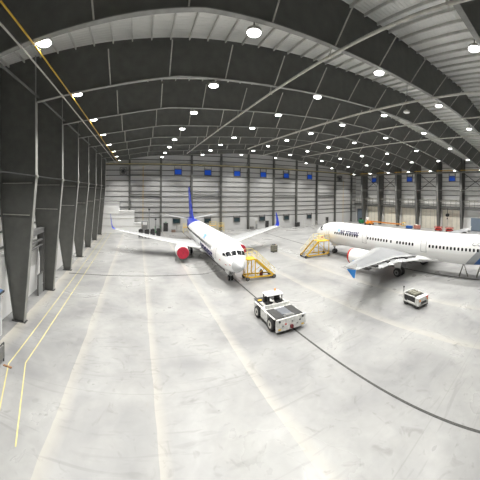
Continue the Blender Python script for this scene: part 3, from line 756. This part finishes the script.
# ------------------------------------------------------------------ maintenance stairs
def stairs(loc, rz, H, plat, run, wdt, label, base_z=.45):
    """yellow access stairs: platform over local x in [-plat,0], flight down to x=run"""
    t = thing('access_stairs', label, 'stairs', loc, rz)
    w = wdt/2
    bm = B(); box(bm, (-plat/2, 0, H-.06), (plat, wdt, .12)); obj('platform', bm, M['yellow'], t)
    for s in (-1, 1):
        bm = B(); bar(bm, (0, s*w, H-.1), (run, s*w, .25), .08, .28); obj('stringer', bm, M['yellow'], t)
        bm = B(); bar(bm, (-plat, s*w, base_z), (run+.1, s*w*.95, base_z-.1), .12, .16); obj('base_beam', bm, M['yellow'], t)
    n = 11
    bm = B(); box(bm, (0, 0, 0), (.26, wdt-.1, .04)); st = mesh_of('tread', bm, M['mid'])
    for i in range(n):
        f = (i+.7)/n; put('tread', st, t, (run*f, 0, H-.1-(H-.35)*f))
    for x in (-plat+.1, -.1):
        for s in (-1, 1):
            bm = B(); box(bm, (x, s*(w-.05), (H+base_z)/2), (.1, .1, H-base_z)); obj('leg', bm, M['yellow'], t)
    for s in (-1, 1):
        bm = B(); bar(bm, (-plat+.1, s*(w-.05), base_z+.1), (-.1, s*(w-.05), H-.2), .05, .05); obj('diagonal_brace', bm, M['yellow'], t)
        bm = B(); bar(bm, (-.1, s*(w-.05), base_z+.05), (run*.45, s*(w-.05), H*.5), .05, .05); obj('diagonal_brace', bm, M['yellow'], t)
        bm = B()
        for z in (.55, 1.05): tube(bm, (-plat, s*w, H+z), (0, s*w, H+z), .03, 6); tube(bm, (0, s*w, H+z), (run, s*w, z+.25), .03, 6)
        for x in (-plat, -plat/2, 0): tube(bm, (x, s*w, H), (x, s*w, H+1.05), .03, 6)
        for f in (.33, .66, 1): tube(bm, (run*f, s*w, H-(H-.25)*f), (run*f, s*w, H-(H-.25)*f+1.05), .03, 6)
        obj('handrail', bm, M['paleyellow'], t)
    bm = B(); bar(bm, (-plat, -w, base_z), (-plat, w, base_z), .12, .14); obj('cross_beam', bm, M['yellow'], t)
    for x in (-plat+.1, run-.1):
        for s in (-1, 1):
            add_wheel(t, (x, s*w, .26), .26, .14, 'mid', 'Y')
            bm = B(); box(bm, (x, s*w, .42), (.1, .1, .2)); obj('caster_fork', bm, M['yellow'], t)
    return t
s1 = stairs((14.85, 31.75, 0), math.radians(-3), 2.75, 1.25, 2.7, 1.5, 'yellow rolling stairs at the nose of the blue tailed jet')
s2 = stairs((29.7, 37.6, 0), PI+math.radians(-10), 2.8, 2.3, 2.5, 1.9, 'yellow rolling stairs at the front door of the right jet')
t = thing('fuel_can', 'dark red can standing on the yellow stair frame', 'can', (16.15, 32.2, 0))
bm = B(); lathe(bm, [(0, .2), (.02, .23), (.75, .23), (.8, .2)], (0, 0, .02), 'Z', 14); obj('drum', bm, M['darkred'], t, True)
bm = B(); box(bm, (0, 0, .88), (.1, .3, .1)); obj('handle', bm, M['dark'], t)
# equipment box on platform of second stairs
t = thing('equipment_chest', 'cream equipment chest on the stair platform at the right jet', 'box', (30.9, 37.75, 2.8), .1)
bm = B(); box(bm, (0, 0, .35), (1.2, .6, .7)); obj('body', bm, M['cream'], t, False, .03)
bm = B(); box(bm, (0, 0, .74), (1.24, .64, .08)); obj('lid', bm, M['paleyellow'], t, False, .02)
bm = B(); box(bm, (.1, -.32, .5), (.4, .05, .15)); obj('red_tag', bm, M['red'], t)

# ------------------------------------------------------------------ pushback tug
t = thing('tow_tractor', 'low white pushback tug with black deck panels on the trench line', 'vehicle', (11.93, 20.4, 0), math.radians(-1)); t.scale = (1.05, 1.05, 1.05)
W, L = 2.36, 4.5
bm = B()
prism(bm, [(-W/2, -2.05, .3), (-W/2, -2.05, 1.12), (-W/2, 2.45, 1.12), (-W/2, 2.45, .45), (-W/2, 1.75, .45), (-W/2, 1.75, .9), (-W/2, .75, .9), (-W/2, .75, .3), (-W/2, -.65, .3), (-W/2, -.65, .95), (-W/2, -1.75, .95), (-W/2, -1.75, .3)], (W, 0, 0))
obj('body', bm, M['tugwhite'], t)
bm = B(); box(bm, (0, -2.1, .72), (W+.34, .12, .95)); fp = obj('front_bumper', bm, M['tugwhite'], t, False, .03)
for x in (-1.05, 1.05):
    bm = B(); tube(bm, (x, -2.15, 1.02), (x, -2.2, 1.02), .09, 12); obj('headlight', bm, M['dark'], fp)
    bm = B(); box(bm, (x, -2.17, .42), (.22, .03, .1)); obj('reflector', bm, M['yellow'], fp)
for x, z, m in ((-.75, .62, 'mid'), (-.5, .75, 'red'), (.55, .6, 'mid'), (.8, .8, 'dark'), (.1, .85, 'mid')):
    bm = B(); box(bm, (x, -2.165, z), (.14, .02, .12)); obj('placard', bm, M[m], fp)
bm = B(); box(bm, (0, -2.24, .5), (.22, .2, .22)); tube(bm, (0, -2.3, .36), (0, -2.3, .66), .05); obj('tow_hitch', bm, M['darkred'], t)
for s in (-1, 1):
    bm = B(); box(bm, (s*.84, -1.05, 1.15), (.74, 1.75, .07)); obj('deck_panel', bm, M['dark'], t, False, .015)
    bm = B(); box(bm, (s*.72, 2.0, 1.15), (.9, .85, .07)); obj('deck_panel', bm, M['dark'], t, False, .015)
bm = B(); box(bm, (0, -.9, 1.16), (.86, 1.2, .1)); obj('radiator_grille', bm, M['grille'], t, False, .02)
bm = B()
for y in (-1.85, -1.7): tube(bm, (-.35, y, 1.25), (.35, y, 1.25), .05)
box(bm, (0, -1.8, 1.16), (.9, .3, .12)); obj('winch', bm, M['mid'], t)
bm = B(); box(bm, (0, .55, .95), (1.9, 1.0, .3)); obj('cab_floor', bm, M['dark'], t)
for s in (-1, 1):
    bm = B(); box(bm, (s*.5, .85, 1.25), (.55, .5, .16)); box(bm, (s*.5, 1.12, 1.5), (.55, .12, .5)); obj('seat', bm, M['black'], t, False, .03)
bm = B(); box(bm, (0, .1, 1.25), (2.3, .1, .35)); obj('dashboard', bm, M['tugwhite'], t, False, .02)
bm = B(); lathe(bm, [(0, .17), (.03, .19), (.06, .17), (.03, .15), (0, .17)], (-.5, .32, 1.45), 'Z', 14); tube(bm, (-.5, .2, 1.2), (-.5, .32, 1.46), .03); obj('steering_wheel', bm, M['black'], t)
bm = B(); box(bm, (0, .98, 1.98), (1.55, 1.0, .1)); rf = obj('canopy', bm, M['white'], t, False, .03)
for x in (-.68, .68):
    for y in (.55, 1.4):
        bm = B(); box(bm, (x, y, 1.52), (.07, .07, .85)); obj('canopy_post', bm, M['dark'], rf)
bm = B(); tube(bm, (.4, 1.3, 2.03), (.4, 1.3, 2.22), .08, 10); obj('beacon', bm, M['orange'], rf)
bm = B(); box(bm, (-.85, 1.8, 1.2), (.35, .2, .05)); obj('hazard_panel', bm, M['yellow'], t)
for x in (-1.22, 1.22):
    for y in (-1.2, 1.25): add_wheel(t, (x, y, .5), .5, .40, 'lightsteel')
for x in (-1.19, 1.19):
    for y in (-1.2, 1.25):
        bm = B(); box(bm, (x*.97, y, 1.09), (.34, 1.2, .06)); obj('mudguard', bm, M['tugwhite'], t, False, .015)
    bm = B(); box(bm, (x, .03, .7), (.26, 1.25, .75)); obj('side_panel', bm, M['tugwhite'], t, False, .02)
# ------------------------------------------------------------------ small service vehicle
t = thing('ground_power_cart', 'small white service cart near the belly of the right jet', 'vehicle', (23.75, 13.75, 0), math.radians(-14))
w = 1.5
bm = B(); box(bm, (0, 0, .42), (w, 2.2, .22)); obj('chassis', bm, M['tugwhite'], t, False, .03)
bm = B(); box(bm, (0, -.85, .78), (w, .55, .75)); nose_ = obj('bonnet', bm, M['tugwhite'], t, False, .06)
for x in (-.55, .55):
    bm = B(); tube(bm, (x, -1.1, .85), (x, -1.15, .85), .1, 10); obj('headlight', bm, M['orange'], nose_)
bm = B(); box(bm, (0, -1.13, .62), (.8, .03, .22)); obj('grille', bm, M['dark'], nose_)
bm = B(); box(bm, (.5, -1.13, 1.05), (.35, .03, .12)); obj('red_badge', bm, M['red'], nose_)
bm = B(); box(bm, (0, .25, .8), (w-.2, 1.5, .6)); obj('engine_bay', bm, M['dark'], t)
bm = B(); box(bm, (-w/2+.04, .25, 1.12), (.08, 1.6, .12)); box(bm, (w/2-.04, .25, .85), (.08, 1.6, .7)); box(bm, (0, 1.05, .85), (w, .12, .8)); obj('side_panel', bm, M['tugwhite'], t, False, .02)
for y in (-.2, .2, .6):
    bm = B(); lathe(bm, [(-.5, .15), (-.45, .18), (.45, .18), (.5, .15)], (0, y, 1.15), 'X', 12); obj('hose_coil', bm, M['olive'], t, True)
bm = B(); tube(bm, (-.7, 1.05, 1.2), (-.7, 1.05, 1.75), .03); box(bm, (-.7, 1.05, 1.75), (.1, .1, .14)); obj('marker_post', bm, M['dark'], t)
for x in (-.62, .62):
    for y in (-.75, .75): add_wheel(t, (x, y, .3), .3, .24, 'dark')

# crate behind the stairs
t = thing('equipment_crate', 'olive grey crate standing alone on the open floor', 'crate', (24.9, 44.3, 0), .25)
bm = B(); box(bm, (0, 0, .72), (1.05, .9, 1.1)); obj('body', bm, M['olive'], t, False, .03)
bm = B(); box(bm, (-.1, 0, 1.38), (.5, .5, .2)); obj('lid_unit', bm, M['dark'], t, False, .03)
bm = B(); box(bm, (.3, .1, 1.33), (.25, .3, .12)); obj('red_box', bm, M['orange'], t)
bm = B(); box(bm, (0, -.46, .95), (.85, .04, .08)); box(bm, (0, -.46, .5), (.85, .04, .08)); obj('batten', bm, M['mid'], t)
for x in (-.4, .4):
    bm = B(); box(bm, (x, 0, .09), (.12, .9, .18)); obj('runner', bm, M['dark'], t)

# step ladders under the tail of the right jet
def step_ladder(x, y, rz, label, H=1.68):
    t = thing('step_ladder', label, 'ladder', (x, y, 0), rz)
    for s in (-1, 1):
        bm = B(); bar(bm, (-.62, s*.3, 0), (-.05, s*.2, H), .06, .08); bar(bm, (.62, s*.3, 0), (.05, s*.2, H), .06, .08); obj('rail', bm, M['olive'], t)
    for i in range(1, 6):
        f = i/6; bm = B(); box(bm, (.62-.57*f, 0, H*f), (.14, .56-.15*f, .04)); obj('step', bm, M['lightsteel'], t)
    bm = B(); box(bm, (0, 0, H+.03), (.3, .5, .06)); obj('top_cap', bm, M['darkred'], t)
step_ladder(35.0, 12.65, -1.2, 'folding step ladder under the grey sweep of the right jet')
step_ladder(35.6, 10.3, -1.2, 'folding step ladder under the blue belly of the right jet')

# ------------------------------------------------------------------ background equipment
def cart(x, y, i):
    t = thing('tool_cart', f'black wheeled tool cart behind the left wing, {ORD[i]} from the left', 'cart', (x, y, 0), random.uniform(-.2, .2), 'black tool carts'); t.scale = (1.25, 1.25, 1.15)
    bm = B(); box(bm, (0, 0, 1.05), (.8, .6, 1.5)); obj('cabinet', bm, M['black'], t, False, .03)
    bm = B(); box(bm, (.1, 0, 1.86), (.5, .45, .14)); obj('top_tray', bm, M['dark'], t)
    for z in (.6, 1.0, 1.4):
        bm = B(); box(bm, (0, -.31, z), (.7, .03, .3)); obj('drawer', bm, M['dark'], t)
    for a in (-.32, .32):
        for b in (-.2, .2): add_wheel(t, (a, b, .16), .16, .08, 'mid')
for i, (x, y) in enumerate(((.7, 64.6), (2.2, 64.2), (3.6, 64.9), (5.1, 65.6))): cart(x, y, i)
t = thing('control_cabinet', 'grey cabinet with pale screen beside the stepped enclosure', 'cabinet', (1.9, 72.6, 0))
bm = B(); box(bm, (0, 0, .95), (1.5, .7, 1.9)); obj('body', bm, M['mid'], t, False, .03)
bm = B(); box(bm, (0, 0, 2.6), (1.7, .6, 1.4)); obj('upper_unit', bm, M['greydoor'], t, False, .03)
bm = B(); box(bm, (0, -.32, 2.6), (1.2, .06, .8)); obj('screen', bm, M['white'], t)
for X, h, lb_ in ((2.7, 6.3, 'tall dark pole beside the grey cabinet'), (4.5, 3.6, 'short dark pole in front of the end wall')):
    t = thing('lamp_pole', lb_, 'pole', (X+.4, 73.6, 0))
    bm = B(); tube(bm, (0, 0, 0), (0, 0, h), .11, 8); obj('shaft', bm, M['mid'], t)
    bm = B(); box(bm, (0, 0, h), (.5, .3, .4)); obj('head', bm, M['dark'], t)
    bm = B(); box(bm, (0, 0, .05), (.6, .6, .1)); obj('base', bm, M['dark'], t)
t = thing('hose_trolley', 'green hose trolley by the end wall behind the black carts', 'trolley', (5.3, 71.0, 0))
bm = B(); box(bm, (0, 0, .5), (1.3, .7, .35)); obj('bed', bm, M['green'], t)
bm = B(); lathe(bm, [(-.35, .25), (-.3, .42), (.3, .42), (.35, .25)], (0, 0, 1.05), 'X', 14); obj('reel', bm, M['dark'], t)
for s in (-1, 1):
    bm = B(); bar(bm, (s*.6, 0, .6), (s*.75, .2, 2.1), .08, .08); obj('arm', bm, M['green'], t)
for a in (-.5, .5):
    for b in (-.35, .35): add_wheel(t, (a, b, .2), .2, .1)
t = thing('storage_bin', 'low brown bin against the end wall left of the blue tail', 'bin', (9.9, 73.5, 0))
bm = B(); box(bm, (0, 0, .35), (1.1, .7, .7)); obj('body', bm, mat('brown_bin', (.25, .17, .13), .6, 0, .1, 3), t, False, .03)
bm = B(); box(bm, (0, 0, .74), (1.15, .75, .08)); obj('lid', bm, M['mid'], t)
t = thing('wire_rack', 'pale wire rack against the end wall left of the blue tail', 'rack', (11.4, 73.4, 0))
for x in (-.6, .6):
    for y in (-.3, .3): bm = B(); tube(bm, (x, y, 0), (x, y, 1.9), .04, 6); obj('post', bm, M['mid'], t)
for z in (.3, 1.0, 1.8): bm = B(); box(bm, (0, 0, z), (1.2, .6, .05)); obj('shelf', bm, M['lightsteel'], t)

def work_stand(x, y, w, h, label):
    t = thing('work_stand', label, 'stand', (x, y, 0))
    for sx in (-1, 1):
        for sy in (-1, 1): bm = B(); box(bm, (sx*w/2, sy*.5, h/2), (.09, .09, h)); obj('leg', bm, M['paleyellow'], t)
    bm = B(); box(bm, (0, 0, h*.62), (w, 1.1, .08)); obj('platform', bm, M['yellow'], t)
    for z in (h, h*.82):
        for sy in (-1, 1): bm = B(); box(bm, (0, sy*.5, z-.03), (w, .06, .06)); obj('rail', bm, M['paleyellow'], t)
    bm = B(); bar(bm, (-w/2, -.5, .1), (w/2, -.5, h*.6), .06, .06); bar(bm, (w/2, -.5, .1), (-w/2, -.5, h*.6), .06, .06); obj('diagonal_brace', bm, M['paleyellow'], t)
work_stand(21.0, 72.6, 1.8, 2.9, 'yellow work stand seen over the back of the blue tailed jet')
work_stand(23.4, 72.6, 1.6, 2.5, 'lower yellow work stand right of the taller one')
work_stand(13.2, 72.4, 1.5, 2.4, 'yellow work stand left of the blue tail')

t = thing('bench_cabinet', 'small pale bench against the end wall by the fifth post', 'bench', (33.6, 73.6, 0))
bm = B(); box(bm, (0, 0, .45), (1.0, .7, .9)); obj('body', bm, M['mid'], t)
bm = B(); box(bm, (0, 0, .95), (1.2, .8, .08)); obj('top', bm, M['lightsteel'], t)
t = thing('gas_bottle_rack', 'pale upright bottle rack on the end wall by the fifth post', 'rack', (35.2, 73.8, 0))
bm = B(); box(bm, (0, .1, 1.3), (.5, .25, 2.6)); obj('back_plate', bm, M['lightsteel'], t)
for s in (-.14, .14): bm = B(); lathe(bm, [(0, .12), (1.3, .12), (1.45, .05), (1.6, .05)], (s, -.12, .02), 'Z', 10); obj('bottle', bm, M['greydoor'], t, True)
t = thing('equipment_box', 'dark box against the end wall left of the pale barriers', 'box', (50.2, 73.6, 0))
bm = B(); box(bm, (0, 0, .7), (1.5, .8, 1.4)); obj('body', bm, M['dark'], t, False, .03)
bm = B(); box(bm, (0, 0, 1.44), (1.6, .9, .08)); obj('lid', bm, M['mid'], t)
def barrier(x, y, rz, i):
    t = thing('barrier', f'pale tubular barrier near the end wall, {ORD[i]} from the left', 'barrier', (x, y, 0), rz, 'pale barriers')
    for s in (-1, 1): bm = B(); tube(bm, (s*1.0, 0, 0), (s*1.0, 0, 2.2), .05, 6); obj('post', bm, M['lightsteel'], t)
    for z in (.35, 1.2, 2.15): bm = B(); tube(bm, (-1.0, 0, z), (1.0, 0, z), .04, 6); obj('rail', bm, M['lightsteel'], t)
    for s in (-1, 1): bm = B(); box(bm, (s, 0, .04), (.1, .8, .08)); obj('foot', bm, M['mid'], t)
for i, (x, y) in enumerate(((51.5, 71), (53.6, 69), (52.2, 66.5), (54.6, 64.5), (56.6, 67))): barrier(x, y, .3*(-1)**i, i)

# machines along the right wall, seen over the fuselage
def boom_lift(x, y, L, label):
    t = thing('boom_lift', label, 'lift', (x, y, 0))
    bm = B(); box(bm, (0, 0, .6), (1.8, 3, .6)); obj('chassis', bm, M['orange'], t, False, .05)
    bm = B(); box(bm, (0, -.2, 1.05), (1.4, 1.8, .5)); obj('turret', bm, M['orange'], t, False, .05)
    bm = B(); box(bm, (.2, -L/2+1, 1.3), (.35, L, .35)); obj('boom', bm, M['orange'], t)
    bm = B()
    box(bm, (.2, -L+.2, .95), (1.6, .9, .1)); box(bm, (.2, -L+.2, 1.9), (1.6, .9, .06))
    for a in (-.55, .95):
        for b in (-.2, .6): box(bm, (a, -L+b, 1.45), (.06, .06, 1.0))
    obj('basket', bm, M['yellow'], t)
    for a in (-.85, .85):
        for b in (-1.1, 1.1): add_wheel(t, (a, b, .45), .45, .35)
boom_lift(73.6, 62.5, 15, 'long orange boom lift lowered along the right wall')
def scissor(x, y, i, label):
    t = thing('scissor_lift', label, 'lift', (x, y, 0), 0, 'red scissor lifts'); t.scale.z = .75
    bm = B(); box(bm, (0, 0, .5), (1.0, 2.2, .5)); obj('chassis', bm, M['red'], t, False, .04)
    bm = B()
    for z in (.8, 1.0): bar(bm, (0, -.9, z), (0, .9, z+.12), .5, .06); bar(bm, (0, .9, z), (0, -.9, z+.12), .5, .06)
    obj('scissor_arms', bm, M['dark'], t)
    bm = B(); box(bm, (0, 0, 1.25), (1.1, 2.4, .12)); obj('platform', bm, M['red'], t)
    bm = B()
    for z in (1.6, 1.9):
        for s in (-1, 1): box(bm, (s*.52, 0, z), (.05, 2.4, .05)); box(bm, (0, s*1.18, z), (1.04, .05, .05))
    for a in (-.52, .52):
        for b in (-1.18, 0, 1.18): box(bm, (a, b, 1.6), (.05, .05, .64))
    obj('guard_rail', bm, M['red'], t)
    for a in (-.45, .45):
        for b in (-.8, .8): add_wheel(t, (a, b, .25), .25, .16)
scissor(75.0, 35.6, 0, 'red scissor lift by the right wall, further from the roller door')
scissor(75.0, 31.9, 1, 'red scissor lift by the right wall, nearer the roller door')
t = thing('pallet_truck', 'green machine in the far right corner behind the jet', 'machine', (74.5, 67.0, 0))
bm = B(); box(bm, (0, 0, .8), (1.4, 1.6, 1.2)); obj('body', bm, M['green'], t, False, .05)
bm = B(); box(bm, (0, .4, 1.75), (.9, .5, .7)); obj('hood', bm, M['dark'], t)
for a in (-.6, .6): add_wheel(t, (a, 0, .25), .25, .2)
t = thing('water_tank', 'white upright tank by the right wall above the green machine', 'tank', (75.2, 64.6, 0))
bm = B(); lathe(bm, [(.1, .5), (.15, .6), (2.2, .6), (2.4, .4), (2.45, .15)], (0, 0, 0), 'Z', 18); obj('vessel', bm, M['white'], t, True)
bm = B(); box(bm, (0, 0, .06), (1.2, 1.2, .12)); obj('stand', bm, M['dark'], t)
t = thing('parts_bin', 'blue bin by the right wall behind the jet', 'bin', (74.9, 46.2, 0)); t.scale.z = .6
bm = B(); box(bm, (0, 0, .8), (1.2, 2.0, 1.4)); obj('body', bm, M['bluepaint'], t, False, .04)
bm = B(); box(bm, (0, 0, .05), (1.1, 1.8, .1)); obj('skid', bm, M['dark'], t)
t = thing('tool_chest', 'dull red tool chest on casters by the right wall', 'chest', (74.9, 43.2, 0)); t.scale.z = .75
bm = B(); box(bm, (0, 0, 1.0), (.9, 2.2, 1.5)); obj('body', bm, mat('faded_red_paint', (.42, .18, .14), .5, 0, .2, 2), t, False, .04)
bm = B(); box(bm, (0, .3, 1.9), (.6, .9, .3)); obj('top_box', bm, M['cream'], t)
for a in (-.35, .35):
    for b in (-.9, .9): add_wheel(t, (a, b, .13), .13, .08)
t = thing('hoist', 'black chain hoist hanging in front of the cream wall door', 'hoist', (78.6, 34.2, 4.75))
bm = B(); lathe(bm, [(-.5, .3), (-.4, .5), (.4, .5), (.5, .3)], (0, 0, 0), 'X', 16); obj('drum', bm, M['black'], t, True)
bm = B(); tube(bm, (0, 0, .4), (0, 0, 2.2), .06, 6); obj('chain', bm, M['dark'], t)
bm = B(); tube(bm, (0, 0, -.4), (0, 0, -1.0), .04, 6); obj('lower_chain', bm, M['dark'], t)
bm = B(); box(bm, (0, 0, -1.1), (.3, .3, .45)); obj('hook_block', bm, M['dark'], t)

# ------------------------------------------------------------------ world, camera, view
w = bpy.data.worlds.new('World'); bpy.context.scene.world = w; w.use_nodes = True
w.node_tree.nodes['Background'].inputs[0].default_value = (.02, .03, .06, 1); w.node_tree.nodes['Background'].inputs[1].default_value = .5
cd = bpy.data.cameras.new('camera'); cam = bpy.data.objects.new('camera', cd); C.objects.link(cam)
cd.type = 'PANO'
FPX, CY, YAW, PITCH, ROLL = 266.8432, 194.3549, -.3822, -.0098, -.01
pano = cd if hasattr(cd, 'panorama_type') else cd.cycles
pano.panorama_type = 'CENTRAL_CYLINDRICAL'
pano.central_cylindrical_range_u_min = -240/FPX; pano.central_cylindrical_range_u_max = 240/FPX
pano.central_cylindrical_range_v_min = -(480-CY)/FPX; pano.central_cylindrical_range_v_max = CY/FPX
pano.central_cylindrical_radius = 1.0
cd.clip_start = .05; cd.clip_end = 500
Rm = Matrix.Rotation(YAW, 3, 'Z') @ Matrix.Rotation(PITCH, 3, 'X') @ Matrix.Rotation(ROLL, 3, 'Y')
cam.matrix_world = Matrix.Translation((0, 0, 11.4)) @ (Rm @ Matrix.Rotation(PI/2, 3, 'X')).to_4x4()
sc = bpy.context.scene; sc.camera = cam
sc.view_settings.view_transform = 'Standard'; sc.view_settings.look = 'None'; sc.view_settings.gamma = 1; sc.view_settings.exposure = 0.12
